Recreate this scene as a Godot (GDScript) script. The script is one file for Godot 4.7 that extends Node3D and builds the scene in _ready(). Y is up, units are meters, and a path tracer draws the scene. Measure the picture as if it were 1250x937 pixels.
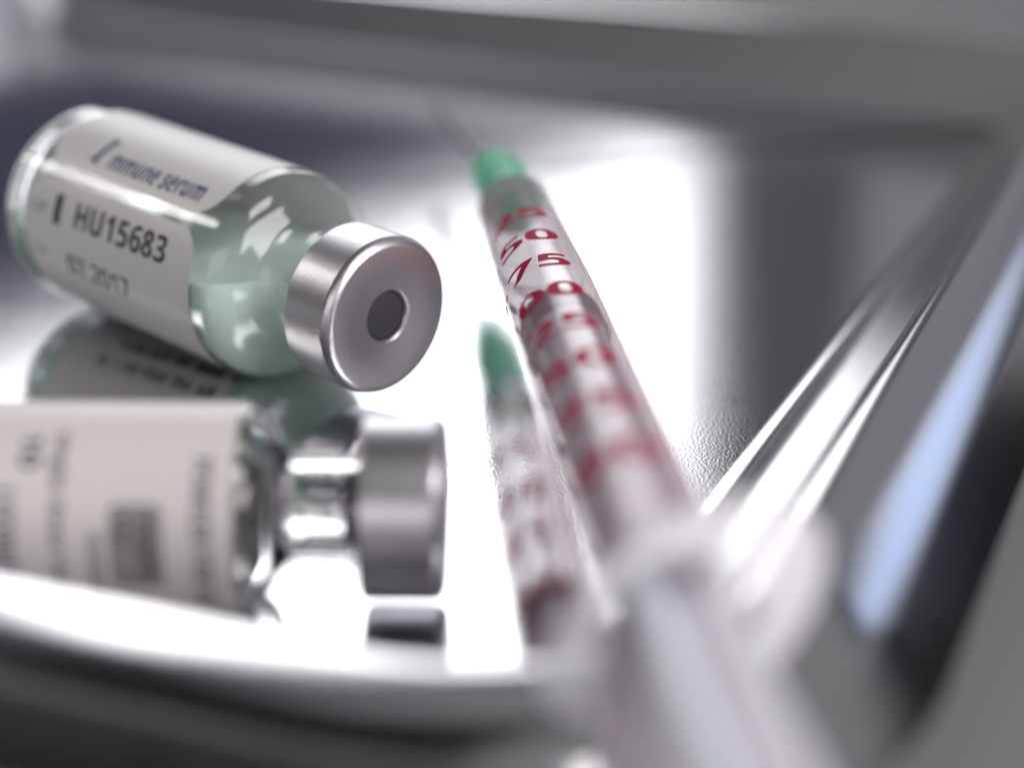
extends Node3D
# Everything is laid out in design millimetres and scaled by S to metres.
const S := 0.00068
const CAM := Vector3(0, 75, 0)

func _ready():
	# ---- camera, air, exposure
	var p := deg_to_rad(19.4)
	var yw := deg_to_rad(21.8)
	var rl := deg_to_rad(0.6)
	var f0 := Vector3(-sin(yw), 0, -cos(yw))
	var r0 := Vector3(cos(yw), 0, -sin(yw))
	var fw := f0 * cos(p) + Vector3(0, -sin(p), 0)
	var up := r0.cross(fw)
	var rr := r0 * cos(rl) + up * sin(rl)
	var uu := up * cos(rl) - r0 * sin(rl)
	var cam := Camera3D.new()
	cam.name = "camera"
	cam.transform = Transform3D(Basis(rr, uu, -fw), CAM * S)
	var at := CameraAttributesPhysical.new()
	at.frustum_focal_length = 24.0 * 2200.0 / 937.0
	at.frustum_focus_distance = 203.0 * S
	at.frustum_near = 0.01
	at.frustum_far = 20.0
	at.exposure_aperture = 11.0
	cam.attributes = at
	add_child(cam)
	cam.current = true
	var we := WorldEnvironment.new()
	we.name = "environment"
	var env := Environment.new()
	env.background_mode = Environment.BG_COLOR
	env.background_color = Color(0.185, 0.182, 0.19).linear_to_srgb()
	env.tonemap_mode = Environment.TONE_MAPPER_LINEAR
	env.tonemap_exposure = 1.25
	env.sdfgi_enabled = true
	env.ssao_enabled = true
	env.ssil_enabled = true
	we.environment = env
	add_child(we)
	make_materials()
	build_lamps()
	build_table()
	build_tray()
	build_vial_large()
	build_vial_small()
	build_syringe()

# ------------------------------------------------------------------ helpers
var M := {}

func mat(c: Color, rough := 0.5, metal := 0.0) -> StandardMaterial3D:
	var m := StandardMaterial3D.new()
	m.albedo_color = Color(c.r, c.g, c.b).linear_to_srgb()
	m.roughness = rough
	m.metallic = metal
	return m

func glass(c: Color, scale: float, rough := 0.0, alpha := 0.0) -> StandardMaterial3D:
	var m := mat(c, rough)
	m.albedo_color.a = alpha
	m.transparency = BaseMaterial3D.TRANSPARENCY_ALPHA
	m.refraction_enabled = true
	m.refraction_scale = scale
	return m

func noise_tex(seed_: int, freq: float, size := 512, oct := 4, nx := 1.0) -> NoiseTexture2D:
	var n := FastNoiseLite.new()
	n.noise_type = FastNoiseLite.TYPE_SIMPLEX_SMOOTH
	n.seed = seed_
	n.frequency = freq
	n.fractal_octaves = oct
	var t := NoiseTexture2D.new()
	t.width = size
	t.height = int(size * nx)
	t.seamless = true
	t.noise = n
	return t

func make_materials():
	# polished stainless steel: fine grain as relief
	var m := mat(Color(0.73, 0.73, 0.76), 0.07, 1.0)
	m.heightmap_enabled = true
	m.heightmap_texture = noise_tex(3, 0.06, 1024, 4)
	m.heightmap_scale = 0.0007
	m.uv1_scale = Vector3(1, 1, 1)
	M.steel = m
	m = mat(Color(0.72, 0.71, 0.72), 0.11, 1.0)
	m.heightmap_enabled = true
	m.heightmap_texture = noise_tex(5, 0.02, 1024, 4)
	m.heightmap_scale = 0.0004
	m.uv1_scale = Vector3(1, 6, 1)
	M.rim = m
	m = m.duplicate()
	m.roughness = 0.12
	M.wall = m
	m = m.duplicate()
	m.roughness = 0.42
	m.albedo_color = Color(0.74, 0.735, 0.76).linear_to_srgb()
	M.satin_wall = m
	M.table = mat(Color(0.2, 0.2, 0.205), 0.55)
	m = mat(Color(0.68, 0.66, 0.69), 0.3, 1.0)
	m.heightmap_enabled = true
	m.heightmap_texture = noise_tex(8, 0.05, 512, 3)
	m.heightmap_scale = 0.0018
	m.uv1_triplanar = true
	m.uv1_scale = Vector3(150, 150, 150)
	M.aluminium = m
	M.aluminium.roughness = 0.36
	M.rubber = mat(Color(0.055, 0.052, 0.06), 0.6)
	M.dark_rubber = mat(Color(0.012, 0.011, 0.014), 0.4)
	M.glass = glass(Color(0.99, 1.0, 0.995), 0.05)
	M.green_liquid = glass(Color(0.78, 0.97, 0.87), 0.033, 0.0, 0.75)
	m = mat(Color(0.9, 0.95, 0.92), 0.0)
	m.albedo_color.a = 0.05
	m.transparency = BaseMaterial3D.TRANSPARENCY_ALPHA
	M.pane = m
	m = mat(Color(0.44, 0.31, 0.36), 0.05)
	m.albedo_color.a = 0.5
	m.metallic_specular = 0.36
	m.transparency = BaseMaterial3D.TRANSPARENCY_ALPHA
	M.thin_plastic = m
	m = mat(Color(0.9, 0.89, 0.93), 0.15)
	m.albedo_color.a = 0.55
	m.transparency = BaseMaterial3D.TRANSPARENCY_ALPHA
	M.milky = m
	M.clear_liquid = glass(Color(0.96, 0.98, 0.97), 0.033)
	M.clear_plastic = glass(Color(0.97, 0.96, 0.97), 0.049, 0.03)
	m = mat(Color(0.9, 0.89, 0.92), 0.5)
	m.subsurf_scatter_enabled = true
	m.subsurf_scatter_strength = 0.2
	m.backlight_enabled = true
	m.backlight = Color(0.75, 0.75, 0.78)
	M.white_plastic = m
	m = mat(Color(0.33, 0.78, 0.68), 0.3)
	m.backlight_enabled = true
	m.backlight = Color(0.6, 0.95, 0.8)
	M.green_plastic = m
	m = mat(Color(0.45, 0.003, 0.075), 0.5)
	m.metallic_specular = 0.15
	m.backlight_enabled = true
	m.backlight = Color(0.9, 0.02, 0.22)
	M.red_ink = m
	M.needle_steel = mat(Color(0.12, 0.12, 0.13), 0.35, 1.0)
	M.needle = mat(Color(0.22, 0.22, 0.24), 0.3, 1.0)
	M.grey_cloth = mat(Color(0.22, 0.22, 0.25), 0.9)
	M.dark_cloth = mat(Color(0.06, 0.06, 0.07), 0.9)
	M.housing = mat(Color(0.10, 0.11, 0.16), 0.9)
	M.housing_side = mat(Color(0.3, 0.3, 0.33), 0.9)  # lighter sides, for the grey beside the reflected softbox
	M.black_cloth = mat(Color(0.012, 0.012, 0.013), 0.9)

func lamp_mat(c: Color, e: float) -> StandardMaterial3D:
	var m := mat(Color(0.8, 0.8, 0.8), 0.6)
	m.emission_enabled = true
	m.emission = c.linear_to_srgb()
	m.emission_energy_multiplier = e
	return m

func thing(called: String, label: String, category: String, pos := Vector3.ZERO, basis_ := Basis()) -> Node3D:
	var o := Node3D.new()
	o.name = called
	add_child(o, true)
	o.transform = Transform3D(basis_, pos * S)
	o.set_meta("label", label)
	o.set_meta("category", category)
	return o

func put(called: String, mesh: Mesh, m: Material, parent: Node, label := "") -> MeshInstance3D:
	var o := MeshInstance3D.new()
	o.name = called
	o.mesh = mesh
	o.material_override = null
	mesh.surface_set_material(0, m)
	parent.add_child(o, true)
	if label:
		o.set_meta("label", label)
	return o

# collects vertices and triangles, then makes an ArrayMesh; windings follow the normals
class Builder:
	var v := PackedVector3Array()
	var n := PackedVector3Array()
	var uv := PackedVector2Array()
	var ix := PackedInt32Array()
	func vert(p: Vector3, nn: Vector3, t := Vector2.ZERO) -> int:
		v.append(p)
		n.append(nn.normalized())
		uv.append(t)
		return v.size() - 1
	func tri(a: int, b: int, c: int):
		var g := (v[b] - v[a]).cross(v[c] - v[a])
		if g.length_squared() < 1e-14:
			return
		if g.dot(n[a] + n[b] + n[c]) > 0.0:
			ix.append_array([a, c, b])
		else:
			ix.append_array([a, b, c])
	func quad(a: int, b: int, c: int, d: int):
		tri(a, b, c)
		tri(a, c, d)
	func mesh() -> ArrayMesh:
		var arr := []
		arr.resize(Mesh.ARRAY_MAX)
		var w := PackedVector3Array()
		w.resize(v.size())
		for i in v.size():
			w[i] = v[i] * 0.00068
		arr[Mesh.ARRAY_VERTEX] = w
		arr[Mesh.ARRAY_NORMAL] = n
		arr[Mesh.ARRAY_TEX_UV] = uv
		arr[Mesh.ARRAY_INDEX] = ix
		var m := ArrayMesh.new()
		m.add_surface_from_arrays(Mesh.PRIMITIVE_TRIANGLES, arr)
		return m

# lathe about +Y. lines: list of smooth polylines of (radius, y); the outside is to the RIGHT of the direction of travel when
# y goes up (travel up at positive radius: outside is +radius)
func lathe(b: Builder, lines: Array, seg := 72, ex := 1.0, off := Vector3.ZERO):
	for line in lines:
		var k: int = line.size()
		var rows := []
		for i in k:
			var t: Vector2 = (line[mini(i + 1, k - 1)] - line[maxi(i - 1, 0)]).normalized()
			var nr := Vector2(t.y, -t.x)
			var row := []
			for j in seg:
				var a := TAU * j / seg
				var q: Vector2 = line[i]
				row.append(b.vert(off + Vector3(q.x * cos(a) * ex, q.y, q.x * sin(a)), Vector3(nr.x * cos(a), nr.y, nr.x * sin(a)), Vector2(float(j) / seg, q.y * 0.05)))
			rows.append(row)
		for i in k - 1:
			for j in seg:
				var j2 := (j + 1) % seg
				b.quad(rows[i][j], rows[i][j2], rows[i + 1][j2], rows[i + 1][j])

func arc(c: Vector2, r: float, a0: float, a1: float, n := 8) -> Array:
	var o := []
	for i in n + 1:
		var a := deg_to_rad(lerpf(a0, a1, float(i) / n))
		o.append(c + r * Vector2(cos(a), sin(a)))
	return o

func box(b: Builder, c: Vector3, h: Vector3, bs := Basis()):
	for ax in 3:
		for s in [-1.0, 1.0]:
			var nn := Vector3.ZERO
			nn[ax] = s
			var u := Vector3.ZERO
			u[(ax + 1) % 3] = h[(ax + 1) % 3]
			var w := Vector3.ZERO
			w[(ax + 2) % 3] = h[(ax + 2) % 3]
			var o := nn * h[ax]
			var id := []
			for q in [-u - w, u - w, u + w, -u + w]:
				id.append(b.vert(c + bs * (o + q), bs * nn, Vector2(q[(ax + 1) % 3] / maxf(h[(ax + 1) % 3], 1e-6), q[(ax + 2) % 3] / maxf(h[(ax + 2) % 3], 1e-6)) * 0.5 + Vector2(0.5, 0.5)))
			b.quad(id[0], id[1], id[2], id[3])

# ------------------------------------------------------------------ lettering
var fonts := {}

func text_tris(s: String, face := "Droid Sans", bold := false) -> PackedVector2Array:
	var key := face + str(bold)
	if not fonts.has(key):
		var f := SystemFont.new()
		f.font_names = PackedStringArray([face])
		f.font_weight = 700 if bold else 400
		fonts[key] = f
	var tm := TextMesh.new()
	tm.font = fonts[key]
	tm.font_size = 64
	tm.pixel_size = 1.0 / 64.0
	tm.depth = 0.0
	tm.curve_step = 4.0
	tm.text = s
	tm.horizontal_alignment = HORIZONTAL_ALIGNMENT_CENTER
	tm.vertical_alignment = VERTICAL_ALIGNMENT_CENTER
	var out := PackedVector2Array()
	if tm.get_surface_count() == 0:
		return out
	var arr := tm.surface_get_arrays(0)
	var vs: PackedVector3Array = arr[Mesh.ARRAY_VERTEX]
	var id = arr[Mesh.ARRAY_INDEX]
	if id == null or id.is_empty():
		for q in vs:
			out.append(Vector2(q.x, q.y))
	else:
		for i in id:
			out.append(Vector2(vs[i].x, vs[i].y))
	return out

func bounds(t: PackedVector2Array) -> Rect2:
	var r := Rect2(t[0], Vector2.ZERO)
	for q in t:
		r = r.expand(q)
	return r

# fits a text's outline into a box centred at c (pixels), w x h pixels, turned by ang, and fills it
func print_text(im: Image, s: String, c: Vector2, w: float, h: float, col: Color, ang := 0.0, face := "Droid Sans", bold := false):
	var t := text_tris(s, face, bold)
	if t.is_empty():
		return
	var r := bounds(t)
	var k := Vector2(w / r.size.x, -h / r.size.y)
	var mid := r.get_center()
	for i in range(0, t.size() - 2, 3):
		var q := []
		for j in 3:
			q.append(c + ((t[i + j] - mid) * k).rotated(ang))
		fill_tri(im, q[0], q[1], q[2], col)

func fill_tri(im: Image, a: Vector2, b: Vector2, c: Vector2, col: Color):
	var x0 := maxi(0, int(floor(minf(a.x, minf(b.x, c.x)))))
	var x1 := mini(im.get_width() - 1, int(ceil(maxf(a.x, maxf(b.x, c.x)))))
	var y0 := maxi(0, int(floor(minf(a.y, minf(b.y, c.y)))))
	var y1 := mini(im.get_height() - 1, int(ceil(maxf(a.y, maxf(b.y, c.y)))))
	var d := (b - a).cross(c - a)
	if absf(d) < 1e-9:
		return
	for y in range(y0, y1 + 1):
		for x in range(x0, x1 + 1):
			var p := Vector2(x + 0.5, y + 0.5)
			var u := (b - p).cross(c - p) / d
			var v := (c - p).cross(a - p) / d
			if u >= -0.001 and v >= -0.001 and u + v <= 1.001:
				im.set_pixel(x, y, col)

# ------------------------------------------------------------------ lamps and flags, all out of view
func panel(called: String, label: String, category: String, c: Vector3, face: Vector3, w: float, h: float, col: Color, glow: float, light_l: float, frame: float, soft := 0.0, roll := 0.0):
	face = face.normalized()
	var x := (Vector3.UP if absf(face.y) < 0.99 else Vector3.BACK).cross(face).normalized()
	var y := face.cross(x)
	var bs := Basis(x, y, face)
	bs = bs.rotated(face, deg_to_rad(roll))
	var o := thing(called, label, category, c, bs)
	var b := Builder.new()
	box(b, Vector3(0, 0, -4), Vector3(w / 2, h / 2, 4))
	var lm := lamp_mat(col, glow)
	if soft > 0.0:
		lm.emission_texture = soft_edge(soft)
		lm.emission_operator = BaseMaterial3D.EMISSION_OP_MULTIPLY
	put("lamp_diffuser", b.mesh(), lm, o)
	if frame > 0.0:
		b = Builder.new()
		for s in [-1.0, 1.0]:
			box(b, Vector3(0, s * (h / 2 + frame / 2 + 1), 0), Vector3(w / 2, frame / 2, 11))
		box(b, Vector3(0, 0, -60), Vector3(w / 2 + frame, h / 2 + frame, 30))
		put("lamp_housing", b.mesh(), M.housing, o)  # out-of-view surround, gives the dark edges reflected in the tray
		for s in [-1.0, 1.0]:
			b = Builder.new()
			box(b, Vector3(s * (w / 2 + frame / 2 + 1), 0, 0), Vector3(frame / 2, h / 2 + frame + 1, 12))
			put("side_flap", b.mesh(), M.housing_side, o)
	var l := AreaLight3D.new()
	l.name = "area_light"
	l.area_size = Vector2(w, h) * S
	l.area_normalize_energy = true
	l.light_color = col.linear_to_srgb()
	l.light_energy = light_l * w * h * S * S / PI
	l.area_range = 6.0
	l.shadow_enabled = true
	o.add_child(l)
	l.transform = Transform3D(Basis(Vector3(1, 0, 0), Vector3(0, 1, 0), Vector3(0, 0, 1)).rotated(Vector3.UP, PI), Vector3(0, 0, 3) * S)

func soft_edge(wd: float) -> ImageTexture:
	# glow faded towards the panel edges, to soften its reflection
	var im := Image.create(128, 128, false, Image.FORMAT_RGBF)
	for y in 128:
		for x in 128:
			var e := minf(minf(x, 127 - x), minf(y, 127 - y)) / 127.0
			var g := smoothstep(0.0, wd, e)
			var v := lerpf(0.04, 1.0, g)
			im.set_pixel(x, y, Color(v, v, v))
	return ImageTexture.create_from_image(im)

func build_lamps():
	# the large softbox, out of view, whose reflection fills the tray floor
	var a := Vector3(-350, 0, -1248)
	var d := Vector3(-181, 0, 581).normalized()
	var w := 760.0
	var h := 440.0
	var c := a + d * (w / 2 - 25) + Vector3(0, 185 + h / 2, 0)
	panel("unseen_softbox_lamp", "large white softbox lamp out of view behind the tray, mirrored in its floor", "lamp", c, Vector3(0.955, 0, 0.297), w, h, Color(0.975, 0.98, 1.0), 2.8, 0.25, 200, 0.16, -2.5)
	panel("unseen_blue_lamp", "small blue light panel out of view behind the tray, tinting the right rim", "lamp", Vector3(175, 352, -1050), Vector3(-0.2, -0.3, 0.9), 430, 240, Color(0.36, 0.56, 1.0), 0.6, 0.1, 60, 0.35)  # out of view, placed for the blue streak along the right rim
	# unseen bar of warm tubes at left, placed for glints on the large vial
	var o := thing("unseen_tube_lamp", "lamp of four short upright tubes out of view to the left, placed for the vial glints", "lamp", Vector3(-900, 478, -110), Basis.looking_at(Vector3(0.85, -0.5, -0.1), Vector3.UP))
	var b := Builder.new()
	box(b, Vector3(0, 0, 36), Vector3(90, 130, 14))
	put("lamp_housing", b.mesh(), M.black_cloth, o)
	for k in 4:
		b = Builder.new()
		var half := arc(Vector2(0, 75), 12.0, 0, 90, 6)
		var low := arc(Vector2(0, -75), 12.0, -90, 0, 6)
		lathe(b, [low + half], 20)
		var bulb := put("lamp_tube", b.mesh(), lamp_mat(Color(1.0, 0.97, 0.92), 12.0), o)
		bulb.position = Vector3(-57 + 38 * k, 0, 0) * S
		var l := OmniLight3D.new()
		l.name = "tube_light"
		l.light_color = Color(1.0, 0.97, 0.92).linear_to_srgb()
		l.light_energy = 0.002
		l.light_size = 0.01
		l.omni_range = 4.0
		l.omni_attenuation = 2.0
		l.shadow_enabled = true
		bulb.add_child(l)
	flag("unseen_black_flag", "black cloth flag out of view to the right of the tray, darkening its rim reflections", Vector3(450, 130, -600), Vector3(-1, 0, 0.1), 1600, 330)  # out of view, darkens what the right lip reflects
	flag("unseen_black_flag", "black cloth flag out of view above and behind the viewpoint, darkening the front rim", Vector3(-220, 533, 361), Vector3(0, -0.65, -0.75), 1150, 481)  # out of view, darkens what the front lip reflects
	flag("unseen_black_flag", "added narrow black cloth flag keeping the tube lamp out of the back wall reflection", Vector3(-600, 285, -300), Vector3(1, 0, 0), 220, 310)  # added only to keep the tubes out of the back wall's reflection
	flag("unseen_black_flag", "black cloth flag out of view to the left of the viewpoint, darkening the cap side", Vector3(-640, 190, 330), Vector3(1, 0, -0.2), 850, 610)  # out of view, darkens the left flank of the large cap
	panel("unseen_front_lamp", "wide dim white lamp out of view behind the viewpoint, lighting labels and caps", "lamp", Vector3(-60, 190, 560), Vector3(0, -0.12, -1), 760, 360, Color(1.0, 0.985, 0.985), 0.55, 0.55, 40)  # out of view, placed to light the labels and the small vial's cap
	panel("unseen_right_lamp", "low white lamp out of view to the right, lighting the cap face and syringe flange", "lamp", Vector3(390, 130, -60), Vector3(-0.93, -0.2, -0.25), 320, 200, Color(1.0, 0.95, 0.955), 3.6, 3.6, 30)  # out of view, placed to light the large cap's face and the flange
	flag("unseen_grey_flag", "dark grey cloth flag out of view over the left side, darkening the back wall", Vector3(-860, 640, -250), Vector3(0.35, -0.93, 0.0), 700, 700, M.dark_cloth)  # out of view, darkens the left part of the back wall
	flag("unseen_black_flag", "black cloth flag out of view over the front edge, darkening the front rim", Vector3(-300, 740, -165), Vector3(0, -1, -0.05), 560, 530)  # out of view, darkens the outer roll of the front rim
	panel("unseen_overhead_lamp", "white lamp out of view high at the right, lighting labels and plunger", "lamp", Vector3(400, 560, 0), Vector3(-0.64, -0.72, -0.2), 300, 260, Color(1.0, 0.98, 0.98), 4.0, 4.0, 30)  # out of view, placed to light labels, caps and plunger from above

func flag(called: String, label: String, c: Vector3, face: Vector3, w: float, h: float, cloth: Material = null):  # unseen cloth sheets that darken what the metal reflects
	face = face.normalized()
	var x := (Vector3.UP if absf(face.y) < 0.99 else Vector3.BACK).cross(face).normalized()
	var o := thing(called, label, "light flag", c, Basis(x, face.cross(x), face))
	var b := Builder.new()
	box(b, Vector3.ZERO, Vector3(w / 2, h / 2, 2))
	put("cloth", b.mesh(), cloth if cloth else M.black_cloth, o)
	b = Builder.new()
	for s in [-1.0, 1.0]:
		box(b, Vector3(s * (w / 2 + 5), 0, 0), Vector3(4.8, h / 2 + 10, 5))
		box(b, Vector3(0, s * (h / 2 + 5), 0), Vector3(w / 2, 4.8, 4.8))
	put("flag_frame", b.mesh(), M.needle, o)

# ------------------------------------------------------------------ setting
func build_table():
	var b := Builder.new()
	box(b, Vector3(0, -22, -250), Vector3(700, 20, 600))
	var o := put("table_top", b.mesh(), M.table, self)
	o.set_meta("kind", "structure")
	o.set_meta("label", "dull grey table top under the steel tray")

# ------------------------------------------------------------------ tray
func build_tray():
	# the bend of the rim as a four-sided outline (near right, near left, back left, back right), corners rounded
	var vs := [Vector2(-28, -99.5), Vector2(-330, -99.5), Vector2(-340, -462), Vector2(-28, -404)]
	var rads := [24.0, 20.0, 20.0, 9.0]
	var mid := Vector2(-180, -250)
	var path := []
	var per := 16
	var ln := 0.0
	for k in 4:
		var v: Vector2 = vs[k] - mid
		var d1: Vector2 = (vs[k] - vs[(k + 3) % 4]).normalized()
		var d2: Vector2 = (vs[(k + 1) % 4] - vs[k]).normalized()
		var n1 := Vector2(d1.y, -d1.x)
		var n2 := Vector2(d2.y, -d2.x)
		var R: float = rads[k]
		var c := v - (n1 + n2) / (1.0 + n1.dot(n2)) * R
		for i in per + 1:
			var nn := n1.slerp(n2, float(i) / per)
			path.append([c + nn * R, nn])
		# far end of the straight side that follows
		var e1: Vector2 = (vs[(k + 2) % 4] - vs[(k + 1) % 4]).normalized()
		var n3 := Vector2(e1.y, -e1.x)
		var c2: Vector2 = vs[(k + 1) % 4] - mid - (n2 + n3) / (1.0 + n2.dot(n3)) * (rads[(k + 1) % 4] as float)
		for i in range(1, 16):
			path.append([(c + n2 * R).lerp(c2 + n2 * (rads[(k + 1) % 4] as float), i / 16.0), n2])
	path.append(path[0])
	for i in path.size():
		if i > 0:
			ln += (path[i][0] as Vector2).distance_to(path[i - 1][0])
		path[i] = [path[i][0], path[i][1], ln]
	# profile (s outward from the bend line, height)
	var joint := Vector2(-2.82, 14.41)
	var rim := [joint]
	var tilt := 48.0
	for leg in [[3.6, -2.0, 12], [4.0, -8.0, 6], [4.6, -33.0, 14], [1.2, -41.0, 4], [5.8, -42.0, 2], [1.3, -150.0, 8]]:
		var t0 := tilt
		for i in leg[2]:
			var a := deg_to_rad(lerpf(t0, leg[1], (i + 0.5) / leg[2]))
			rim.append((rim[rim.size() - 1] as Vector2) + Vector2(cos(a), sin(a)) * (leg[0] / leg[2]))
		tilt = leg[1]
	var walls := []
	var rims := []
	for q in path:
		# a wider fillet along the right side than along the others
		var right_side := smoothstep(0.5, 0.95, q[1].x)
		var R: float = lerpf(0.8, 6.0, right_side)
		var lean: float = lerpf(61.0, 48.0, right_side)
		var end_y := R - R * cos(deg_to_rad(lean))
		var end_x := joint.x - (joint.y - end_y) / tan(deg_to_rad(lean))
		var w := arc(Vector2(end_x - R * sin(deg_to_rad(lean)), R), R, -90, lean - 90.0, 10)
		w.append((w[10] as Vector2).lerp(joint, 0.5))
		w.append(joint)
		walls.append(w)
		rims.append(rim)
	var o := thing("instrument_tray", "shallow polished stainless steel tray with a rolled rim holding vials and a syringe", "tray", Vector3(mid.x, 0, mid.y))
	var b := Builder.new()
	var fr := []
	for k in path.size() - 1:
		var p2: Vector2 = path[k][0] + path[k][1] * (walls[k][0] as Vector2).x
		fr.append(b.vert(Vector3(p2.x, 0, p2.y), Vector3.UP, p2 / 30.0))
	var cen := b.vert(Vector3.ZERO, Vector3.UP, Vector2.ZERO)
	for i in fr.size():
		b.tri(cen, fr[i], fr[(i + 1) % fr.size()])
	put("basin_floor", b.mesh(), M.steel, o)
	b = Builder.new()
	sweep(b, path, walls, func(n): return n.x > 0.7)
	put("side_wall", b.mesh(), M.wall, o)
	b = Builder.new()
	sweep(b, path, walls, func(n): return n.x <= 0.7)
	put("side_wall", b.mesh(), M.satin_wall, o)
	b = Builder.new()
	sweep(b, path, rims)
	put("rolled_rim", b.mesh(), M.rim, o)

func sweep(b: Builder, path: Array, profs: Array, wanted = null):
	var rows := []
	var count: int = profs[0].size()
	for i in count:
		var row := []
		for j in path.size():
			var prof: Array = profs[j]
			var pt: Vector2 = prof[i]
			var t: Vector2 = (prof[mini(i + 1, count - 1)] - prof[maxi(i - 1, 0)]).normalized()
			if i == 0 and pt.y == 0.0:
				t = Vector2(1, 0)
			elif i == count - 1 and pt.y > 14.0:
				t = (prof[i] - prof[i - 1]).normalized()
			elif i == 0:
				t = Vector2(cos(deg_to_rad(48.0)), sin(deg_to_rad(48.0)))
			var nr := Vector2(-t.y, t.x)
			var q = path[j]
			var p2: Vector2 = q[0] + q[1] * pt.x
			row.append(b.vert(Vector3(p2.x, pt.y, p2.y), Vector3(q[1].x * nr.x, nr.y, q[1].y * nr.x), Vector2(q[2] / 30.0, (pt.x + 20.0 + 14.0 - pt.y) / 30.0)))
		rows.append(row)
	for i in count - 1:
		for j in path.size() - 1:
			if wanted != null and not wanted.call(path[j][1]):
				continue
			b.quad(rows[i][j], rows[i][j + 1], rows[i + 1][j + 1], rows[i + 1][j])

# ------------------------------------------------------------------ vials
func vial_frame(yaw: float, tilt: float) -> Basis:
	var y := deg_to_rad(yaw)
	var t := deg_to_rad(tilt)
	var a := Vector3(cos(y) * cos(t), sin(t), sin(y) * cos(t))
	var z := (Vector3.UP - a * a.y).normalized()
	return Basis(a.cross(z), a, z)

func vial_glass(rb: float, ys: float, rn: float, yn: float, ytop: float, w: float) -> Array:
	# outer skin from the base centre up to the lip, then the inner skin down; closed
	var o := [Vector2(0.001, 0.9), Vector2(rb * 0.6, 0.6)]
	o.append_array(arc(Vector2(rb - 1.9, 1.9), 1.9, -100, 0, 8))
	var ds := yn - ys
	var dr := rb - rn
	for i in range(0, 13):
		var t := i / 12.0
		# shoulder: quarter round, then a small reverse curve into the neck
		var rad: float
		if t < 0.65:
			var s := t / 0.65
			rad = rb - dr * 0.72 * (1 - sqrt(1 - s * s * 0.93))/ (1 - sqrt(0.07))
		else:
			var s := (t - 0.65) / 0.35
			rad = lerpf(rb - dr * 0.72, rn, sin(s * PI / 2))
		o.append(Vector2(rad, ys + ds * t))
	o.append(Vector2(rn, yn + 1))
	o.append(Vector2(rn, ytop))
	var inner := [Vector2(rn - w * 1.8, ytop), Vector2(rn - w * 1.8, yn)]
	for i in range(12, -1, -1):
		var q: Vector2 = o[11 + i]
		inner.append(Vector2(maxf(q.x - w * (1.0 + 0.8 * i / 12.0), rn - w * 1.8), q.y - w * 0.5 * i / 12.0))
	inner.append_array(arc(Vector2(rb - w - 1.6, 2.4 + w), 1.6, 0, -90, 6))
	inner.append(Vector2(0.001, 0.9 + w + 0.2))
	var lip := [o[o.size() - 1], inner[0]]
	return [o, lip, inner]

func liquid(prof: Array, h0: float, slope: float, grow: float) -> ArrayMesh:
	# fill of a lying vial: prof lists (inner radius, y) from base to neck; the level in local Z is h0 + slope*y
	var b := Builder.new()
	var seg := 64
	var rows := []
	for i in prof.size():
		var q: Vector2 = prof[i]
		var r := q.x + grow
		var h := clampf(h0 + slope * q.y, -r, r)
		var row := []
		for j in seg:
			var a := TAU * j / seg
			var z := sin(a) * r
			row.append(Vector3(cos(a) * r, q.y, minf(z, h)))
		rows.append([row, r, h])
	# skin below the level and flat top, each with its own normals
	for i in rows.size() - 1:
		for j in seg:
			var j2 := (j + 1) % seg
			var q := [rows[i][0][j], rows[i][0][j2], rows[i + 1][0][j2], rows[i + 1][0][j]]
			var am := TAU * (j + 0.5) / seg
			var flat: bool = sin(am) * rows[i][1] > rows[i][2] and sin(am) * rows[i + 1][1] > rows[i + 1][2]
			var id := []
			for k in 4:
				var aa := TAU * (j if k == 0 or k == 3 else j + 1) / seg
				var dy: float = prof[i + 1].y - prof[i].y
				var dr: float = prof[i + 1].x - prof[i].x
				var nn := Vector3(cos(aa) * dy, -dr, sin(aa) * dy)
				id.append(b.vert(q[k], Vector3(0, 0, 1) if flat else nn))
			b.quad(id[0], id[1], id[2], id[3])
	for e in [0, rows.size() - 1]:
		var row: Array = rows[e][0]
		var nn := Vector3(0, -1 if e == 0 else 1, 0)
		var c := b.vert(Vector3(0, prof[e].y, minf(0.0, rows[e][2])), nn)
		var ids := []
		for q in row:
			ids.append(b.vert(q, nn))
		for j in seg:
			b.tri(c, ids[j], ids[(j + 1) % seg])
	return b.mesh()

func inner_profile(g: Array) -> Array:
	# from vial_glass: the cavity from base to neck as (radius, y)
	var inn: Array = g[2].duplicate()
	inn.reverse()
	return inn

func wrap_label(r: float, y0: float, y1: float, b0: float, b1: float, corner: float) -> ArrayMesh:
	# paper round the body from angle b0 to b1 (degrees, b1 > b0), rounded corners
	var b := Builder.new()
	var ny := 48
	var nb := 96
	var rows := []
	for i in ny + 1:
		var t := float(i) / ny
		var y := lerpf(y0, y1, 0.5 - 0.5 * cos(PI * t))
		var dd := minf(y - y0, y1 - y)
		var cut := 0.0
		if dd < corner:
			cut = corner - sqrt(maxf(0.0, corner * corner - (corner - dd) * (corner - dd)))
		var ca := rad_to_deg(cut / r)
		var row := []
		for j in nb + 1:
			var be := lerpf(b0 + ca, b1 - ca, float(j) / nb)
			var br := deg_to_rad(be)
			row.append(b.vert(Vector3(cos(br) * r, y, sin(br) * r), Vector3(cos(br), 0, sin(br)), Vector2((y - y0) / (y1 - y0), (b1 - be) / (b1 - b0))))
		rows.append(row)
	for i in ny:
		for j in nb:
			b.quad(rows[i][j], rows[i][j + 1], rows[i + 1][j + 1], rows[i + 1][j])
	return b.mesh()

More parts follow.
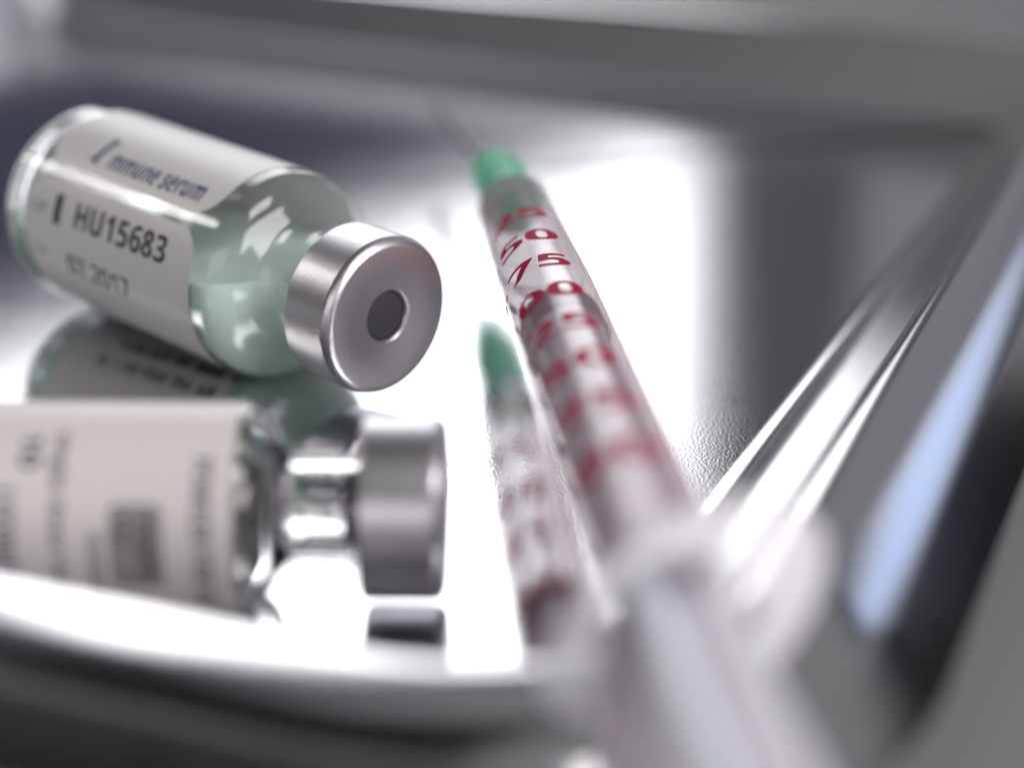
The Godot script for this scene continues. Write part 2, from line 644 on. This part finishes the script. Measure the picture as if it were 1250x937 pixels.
func paper(im: Image, tint: Color) -> StandardMaterial3D:
	var m := StandardMaterial3D.new()
	m.albedo_texture = ImageTexture.create_from_image(im)
	m.albedo_color = tint
	m.roughness = 0.4
	m.texture_repeat = false
	return m

func crimp_cap(parent: Node, y0: float, rc: float, t: float, hole: float):
	var y1 := y0 + t
	var bv := rc * 0.13
	var line := [Vector2(rc * 0.70, y0 + 0.3), Vector2(rc * 0.8, y0 - 0.1), Vector2(rc * 0.93, y0)]
	line.append_array(arc(Vector2(rc - 0.5, y0 + 0.55), 0.5, -70, 0, 4))
	line.append(Vector2(rc, y0 + t * 0.4))
	line.append_array(arc(Vector2(rc - bv, y1 - bv), bv, 0, 84, 10))
	line.append(Vector2(rc * 0.72, y1 + 0.02))
	line.append(Vector2(rc * 0.6, y1 - 0.04))
	line.append(Vector2(hole * 1.45, y1 - 0.15))
	line.append_array(arc(Vector2(hole + 0.45, y1 - 0.72), 0.5, 75, 180, 6))
	line.append(Vector2(hole - 0.05, y1 - 1.4))
	var b := Builder.new()
	lathe(b, [line], 96)
	var cap := put("crimp_cap", b.mesh(), M.aluminium, parent)
	b = Builder.new()
	lathe(b, [[Vector2(hole, y1 - 1.6), Vector2(hole * 0.97, y1 - 0.85), Vector2(hole * 0.9, y1 - 0.72), Vector2(hole * 0.5, y1 - 0.66), Vector2(0.001, y1 - 0.65)]], 64)
	put("septum", b.mesh(), M.rubber, cap)
	return cap

func build_vial_large():
	var bs := vial_frame(22, -3)
	var o := thing("glass_vial", "larger glass vial of pale green liquid, crimp cap towards the syringe", "vial", Vector3(-147.53, 14.8, -207.17), bs)
	var rb := 13.5
	var g := vial_glass(rb, 43.8, 7.2, 49.8, 57.0, 1.0)
	var b := Builder.new()
	lathe(b, [g[0].slice(9), g[1]], 128)
	var body := put("glass_body", b.mesh(), M.pane, o)
	# the thick glass bottom
	b = Builder.new()
	var foot: Array = g[0].slice(0, 11)
	foot.append(Vector2(rb, 5.4))
	lathe(b, [foot, [Vector2(rb, 5.4), Vector2(rb - 1.3, 3.8), Vector2(rb - 4, 2.8), Vector2(0.001, 2.6)]], 128)
	put("glass_bottom", b.mesh(), M.glass, body)
	put("liquid", liquid(inner_profile(g), -0.6, 0.055, 0.6), M.green_liquid, o)
	crimp_cap(o, 55.0, 9.7, 8.0, 3.1)
	b = Builder.new()
	lathe(b, [[Vector2(0.001, 53.2), Vector2(4.2, 53.2), Vector2(5.1, 53.6), Vector2(5.15, 57.05), Vector2(9.0, 57.1), Vector2(9.1, 60.5), Vector2(0.001, 60.6)]], 48)
	put("rubber_stopper", b.mesh(), M.rubber, o)
	# label: image x along the vial (base to cap), y from the upper edge of the gap down round the body
	var y0 := 6.3
	var y1 := 42.0
	var b1 := 33.0
	var b0 := 41.0 - 360.0
	var W := 1024
	var H := 2048
	var im := Image.create(W, H, false, Image.FORMAT_RGB8)
	im.fill(Color(0.93, 0.925, 0.92))
	var px := func(y: float, be: float) -> Vector2:
		if be > b1:
			be -= 360.0
		return Vector2((y - y0) / (y1 - y0) * W, (b1 - be) / (b1 - b0) * H)
	var kx := W / (y1 - y0)
	var ky := H / (b1 - b0) / deg_to_rad(1.0) / rb * deg_to_rad(1.0)
	ky = H / (deg_to_rad(b1 - b0) * rb)
	var ink := Color(0.06, 0.06, 0.07)
	var blue := Color(0.13, 0.18, 0.42)
	print_text(im, "HU15683", px.call(27.0, 17.2), 19.5 * kx, 3.5 * ky, ink, 0.0, "Droid Sans", true)
	print_text(im, "07.2017", px.call(22.3, -12.0), 13.8 * kx, 2.9 * ky, ink, 0.0, "Droid Sans", true)
	im.fill_rect(Rect2i(px.call(12.5, 25.0) as Vector2i, Vector2i(int(1.5 * kx), int(4.0 * ky))), ink)
	print_text(im, "Lot", px.call(9.0, 15.5), 3.2 * kx, 1.6 * ky, blue)
	print_text(im, "Exp", px.call(9.0, -10.7), 3.0 * kx, 1.5 * ky, Color(0.35, 0.4, 0.4))
	print_text(im, "I", px.call(16.0, 57.5), 2.2 * kx, 4.4 * ky, blue, 0.2, "Droid Serif", true)
	print_text(im, "mmune serum", px.call(28.5, 52.0), 19.5 * kx, 2.4 * ky, blue, 0.0, "Droid Sans", true)
	# rows of small dense print low on the body
	var rng := RandomNumberGenerator.new()
	rng.seed = 4
	for row in [[-48.0, 14.0, 40.0, 1.9], [-62.0, 16.0, 41.0, 1.9], [-88.0, 14.0, 38.0, 1.6], [-108.0, 14.0, 34.0, 1.4], [-128.0, 12.0, 38.0, 1.4], [-150.0, 12.0, 36.0, 1.4]]:
		var y: float = row[1]
		while y < row[2]:
			var ww := rng.randf_range(0.35, 0.9)
			var hh: float = row[3] * rng.randf_range(0.7, 1.0)
			if rng.randf() < 0.85:
				im.fill_rect(Rect2i(px.call(y, row[0]) as Vector2i, Vector2i(int(ww * kx), int(hh * ky))), Color(0.1, 0.1, 0.11))
			y += ww + 0.25
	put("paper_label", wrap_label(rb + 0.07, y0, y1, b0, b1, 4.0), paper(im, Color(0.86, 0.86, 0.86)), o)

func build_vial_small():
	var bs := vial_frame(-22, 0)
	var o := thing("glass_vial", "smaller glass vial lying nearest the tray's front rim, pale label with sideways print", "vial", Vector3(-109.17, 9.55, -119.32), bs)
	var rb := 9.45
	var g := vial_glass(rb, 32.6, 4.9, 37.5, 45.0, 0.8)
	var b := Builder.new()
	lathe(b, g, 128)
	put("glass_body", b.mesh(), M.glass, o)
	crimp_cap(o, 43.5, 8.4, 7.7, 2.7)
	b = Builder.new()
	lathe(b, [[Vector2(0.001, 42.0), Vector2(3.0, 42.0), Vector2(3.4, 42.4), Vector2(3.45, 45.05), Vector2(7.7, 45.1), Vector2(7.8, 49.0), Vector2(0.001, 49.1)]], 48)
	put("rubber_stopper", b.mesh(), M.rubber, o)
	var y0 := 2.5
	var y1 := 33.0
	var b1 := 150.0
	var b0 := -190.0
	var W := 1024
	var H := 2048
	var im := Image.create(W, H, false, Image.FORMAT_RGB8)
	im.fill(Color(0.95, 0.935, 0.925))
	var px := func(y: float, be: float) -> Vector2:
		return Vector2((y - y0) / (y1 - y0) * W, (b1 - be) / (b1 - b0) * H)
	var kx := W / (y1 - y0)
	var ky := H / (deg_to_rad(b1 - b0) * rb)
	var navy := Color(0.09, 0.10, 0.30)
	var grey := Color(0.1, 0.1, 0.18)
	var q := PI / 2
	# sideways print: w runs round the body, h along it
	print_text(im, "POWDER FOR USE", px.call(30.3, 2.0), 15.5 * ky, 1.7 * kx, Color(0.12, 0.12, 0.3), q, "Droid Sans", true)
	var c: Vector2 = px.call(24.6, 0.0)
	var hw := 2.3 * kx
	var hh := 4.0 * ky
	round_rect(im, c, hw, hh, 0.9 * kx, Color(0.58, 0.57, 0.59))
	round_rect(im, c, hw - 0.35 * kx, hh - 0.35 * ky, 0.7 * kx, Color(0.66, 0.64, 0.65))
	print_text(im, "TEPT", c + Vector2(0.8 * kx, 0), 6.4 * ky, 1.5 * kx, grey.darkened(0.3), q, "Droid Sans", true)
	print_text(im, "TU", c + Vector2(-1.1 * kx, -1.8 * ky), 2.6 * ky, 1.2 * kx, grey.darkened(0.2), q, "Droid Sans", true)
	print_text(im, "intramuscular", px.call(21.2, -16.0), 8.0 * ky, 1.4 * kx, grey, q, "Droid Sans", true)
	print_text(im, "single dose vial", px.call(17.8, 20.0), 14.6 * ky, 1.7 * kx, grey, q, "Droid Sans", true)
	print_text(im, "10", px.call(15.3, 53.0), 3.4 * ky, 1.9 * kx, navy, q, "Droid Sans", true)
	print_text(im, "LYOPHIL", px.call(13.0, 6.0), 8.4 * ky, 2.6 * kx, navy, q, "Droid Sans", true)
	put("paper_label", wrap_label(rb + 0.06, y0, y1, b0, b1, 2.0), paper(im, Color(0.88, 0.87, 0.87)), o)

func round_rect(im: Image, c: Vector2, hw: float, hh: float, r: float, col: Color):
	for y in range(int(c.y - hh), int(c.y + hh) + 1):
		for x in range(int(c.x - hw), int(c.x + hw) + 1):
			var d := Vector2(maxf(absf(x - c.x) - hw + r, 0), maxf(absf(y - c.y) - hh + r, 0))
			if d.length() <= r and x >= 0 and y >= 0 and x < im.get_width() and y < im.get_height():
				im.set_pixel(x, y, col)

# ------------------------------------------------------------------ syringe
# local Y runs from the finger flange (0) to the needle; t in the layout notes is 76 - y
func build_syringe():
	var s0 := Vector3(-64.3, 16.8, -174.4)
	var d := Vector3(30.3, 2.4, 60.4).normalized()
	var a := -d
	var z := (Vector3.UP - a * a.y).normalized()
	var bs := Basis(a.cross(z), a, z)
	var o := thing("syringe", "clear syringe with red numbers and a green needle hub resting on the tray corner", "syringe", s0 + d * 76.0, bs)
	var ro := 5.15
	var ri := 4.5
	var b := Builder.new()
	# barrel: outside, nozzle, inside
	var outer := [Vector2(ro, 0.0), Vector2(ro, 60), Vector2(ro, 133.0)]
	outer.append_array(arc(Vector2(ro - 2.2, 133.0), 2.2, 8, 80, 6))
	outer.append_array([Vector2(2.0, 135.6), Vector2(1.7, 142.0)])
	var inner := [Vector2(0.8, 142.0), Vector2(0.8, 135.0), Vector2(1.4, 134.2)]
	inner.append_array(arc(Vector2(ri - 1.6, 132.0), 1.6, 80, 5, 5))
	inner.append_array([Vector2(ri, 60), Vector2(ri, -1.6)])
	lathe(b, [outer], 96)
	var barrel := put("barrel", b.mesh(), M.thin_plastic, o)
	# finger flange: a flat oval with a round hole
	b = Builder.new()
	var seg := 64
	var ring := []
	for k in seg:
		var an := TAU * k / seg
		var c2 := Vector2(cos(an) * 11.4, sin(an) * 6.8).rotated(deg_to_rad(42))
		var hn := Vector2(cos(an), sin(an)).rotated(deg_to_rad(42)) * (ro + 0.32)
		var nn := Vector2(cos(an) / 11.4, sin(an) / 6.8).rotated(deg_to_rad(42)).normalized()
		ring.append([c2, hn, nn])
	for k in seg:
		var q0 = ring[k]
		var q1 = ring[(k + 1) % seg]
		for sgn in [0, 1]:
			var y := -1.8 if sgn == 0 else 0.2
			var nv := Vector3(0, -1 if sgn == 0 else 1, 0)
			b.quad(b.vert(Vector3(q0[1].x, y, q0[1].y), nv), b.vert(Vector3(q1[1].x, y, q1[1].y), nv), b.vert(Vector3(q1[0].x * 0.97, y, q1[0].y * 0.97), nv), b.vert(Vector3(q0[0].x * 0.97, y, q0[0].y * 0.97), nv))
		var lip := [[0.97, -1.8, -0.7], [1.0, -1.4, -0.2], [1.0, -0.2, 0.2], [0.97, 0.2, 0.7]]
		for m in 3:
			var id := []
			for e in [[q0, m], [q1, m], [q1, m + 1], [q0, m + 1]]:
				var L = lip[e[1]]
				id.append(b.vert(Vector3(e[0][0].x * L[0], L[1], e[0][0].y * L[0]), Vector3(e[0][2].x, L[2], e[0][2].y)))
			b.quad(id[0], id[1], id[2], id[3])
	put("finger_flange", b.mesh(), M.milky, o)
	# red scale printed on the barrel
	var sb := Builder.new()
	var rp := ro + 0.03
	for k in 8:
		var y := 76.0 + 32.5 - 12.6 * k
		var v := (k + 1) * 25
		for off in [-0.07, 0.0, 0.07]:
			curved_text(sb, "%02d" % (v % 100), rp, y + off * 0.8, -24.0 + off * 12.0, 8.0, 5.5)
			curved_text(sb, "%02d" % (v % 100), rp, y + off * 0.8, 212.0 + off * 12.0, 8.0, 5.5)
		curved_text(sb, str(v / 100) + "·", rp, y, -100.0, 5.2, 4.9)
	for k in 41:
		var y := 76.0 + 46.6 - 2.52 * k
		var big := k % 5 == 0
		strip(sb, rp, y - (0.45 if big else 0.3), y + (0.45 if big else 0.3), 58.0 if big else 74.0, 235.0 if big else 190.0)
	strip(sb, rp, 76.0 + 46.6 - 2.52 * 40, 76.0 + 46.6, 52.0, 57.0)
	put("printed_scale", sb.mesh(), M.red_ink, barrel)
	# plunger
	b = Builder.new()
	var st := [Vector2(0.001, 76.2), Vector2(2.0, 75.6), Vector2(4.1, 74.4), Vector2(ri + 0.02, 73.6), Vector2(ri + 0.02, 72.2), Vector2(4.1, 71.6), Vector2(4.05, 69.6), Vector2(ri + 0.02, 69.0), Vector2(ri + 0.02, 67.4), Vector2(4.1, 67.0), Vector2(0.001, 66.9)]
	st.reverse()
	lathe(b, [st], 64)
	put("rubber_stopper", b.mesh(), M.dark_rubber, o)
	b = Builder.new()
	for k in 2:
		var rb := Basis(Vector3.UP, PI / 4 + PI / 2 * k)
		box(b, Vector3(0, 9, 0), Vector3(4.1, 57.5, 0.55), rb)
	lathe(b, [[Vector2(0.001, 65.9), Vector2(4.1, 65.9), Vector2(4.1, 66.85), Vector2(0.001, 66.9)]], 40)
	lathe(b, [[Vector2(0.001, -50.6), Vector2(7.5, -50.5), Vector2(8.0, -49.6), Vector2(7.5, -48.6), Vector2(0.001, -48.5)]], 48)
	put("plunger_rod", b.mesh(), M.white_plastic, o)
	# needle hub and needle sit a little askew on the nozzle
	var nd := Node3D.new()
	var hub := Builder.new()
	lathe(hub, [[Vector2(1.75, 0.3), Vector2(3.9, 0.0)], [Vector2(3.9, 0.0), Vector2(4.3, 0.4), Vector2(4.3, 1.8), Vector2(4.0, 2.4), Vector2(3.45, 12), Vector2(2.95, 26), Vector2(2.75, 30.6), Vector2(2.5, 31.0), Vector2(2.0, 31.0), Vector2(1.8, 29.0), Vector2(1.2, 29.2), Vector2(0.9, 31.5), Vector2(0.3, 34.6)]], 48)
	for k in 8:
		var an := TAU * k / 8
		box(hub, Vector3(cos(an) * 3.0, 13.0, sin(an) * 3.0), Vector3(0.95, 10.5, 0.4), Basis(Vector3.UP, -an))
	var tf := Transform3D(Basis(Vector3(0, 0, 1), deg_to_rad(1.6)), Vector3(0, 136.6, 0) * S)
	var h := put("needle_hub", hub.mesh(), M.green_plastic, o)
	h.transform = tf
	b = Builder.new()
	lathe(b, [[Vector2(0.78, 28), Vector2(0.78, 96), Vector2(0.02, 99)]], 16)
	var n := put("needle", b.mesh(), M.needle_steel, o)
	n.transform = Transform3D(Basis(Vector3(0, 0, 1), deg_to_rad(4.0)), Vector3(-0.02, 136.6, 0) * S)
	nd.free()

func curved_text(b: Builder, s: String, r: float, y: float, alpha: float, w: float, h: float):
	var t := text_tris(s, "Droid Sans", true)
	if t.is_empty():
		return
	var rc := bounds(t)
	var k := Vector2(w / rc.size.x, h / rc.size.y)
	if s.length() == 2 and s.ends_with("·"):
		k = Vector2(h * 0.8 / rc.size.y, h / rc.size.y)
	var mid := rc.get_center()
	for i in range(0, t.size() - 2, 3):
		split_tri(b, (t[i] - mid) * k, (t[i + 1] - mid) * k, (t[i + 2] - mid) * k, r, y, deg_to_rad(alpha), 0)

func split_tri(b: Builder, p: Vector2, q: Vector2, s: Vector2, r: float, y: float, al: float, depth: int):
	var dx := maxf(absf(p.x - q.x), maxf(absf(q.x - s.x), absf(s.x - p.x)))
	if dx > 0.45 and depth < 5:
		var a := (p + q) / 2
		var c := (q + s) / 2
		var d := (s + p) / 2
		for e in [[p, a, d], [a, q, c], [d, c, s], [a, c, d]]:
			split_tri(b, e[0], e[1], e[2], r, y, al, depth + 1)
		return
	var id := []
	for e in [p, q, s]:
		var an: float = al + e.x / r
		id.append(b.vert(Vector3(sin(an) * r, y + e.y, cos(an) * r), Vector3(sin(an), 0, cos(an))))
	b.tri(id[0], id[1], id[2])

func strip(b: Builder, r: float, y0: float, y1: float, a0: float, a1: float):
	var n := maxi(1, int((a1 - a0) / 6.0))
	for i in n:
		var id := []
		for e in [[i, y0], [i + 1, y0], [i + 1, y1], [i, y1]]:
			var an := deg_to_rad(lerpf(a0, a1, float(e[0]) / n))
			id.append(b.vert(Vector3(sin(an) * r, e[1], cos(an) * r), Vector3(sin(an), 0, cos(an))))
		b.quad(id[0], id[1], id[2], id[3])
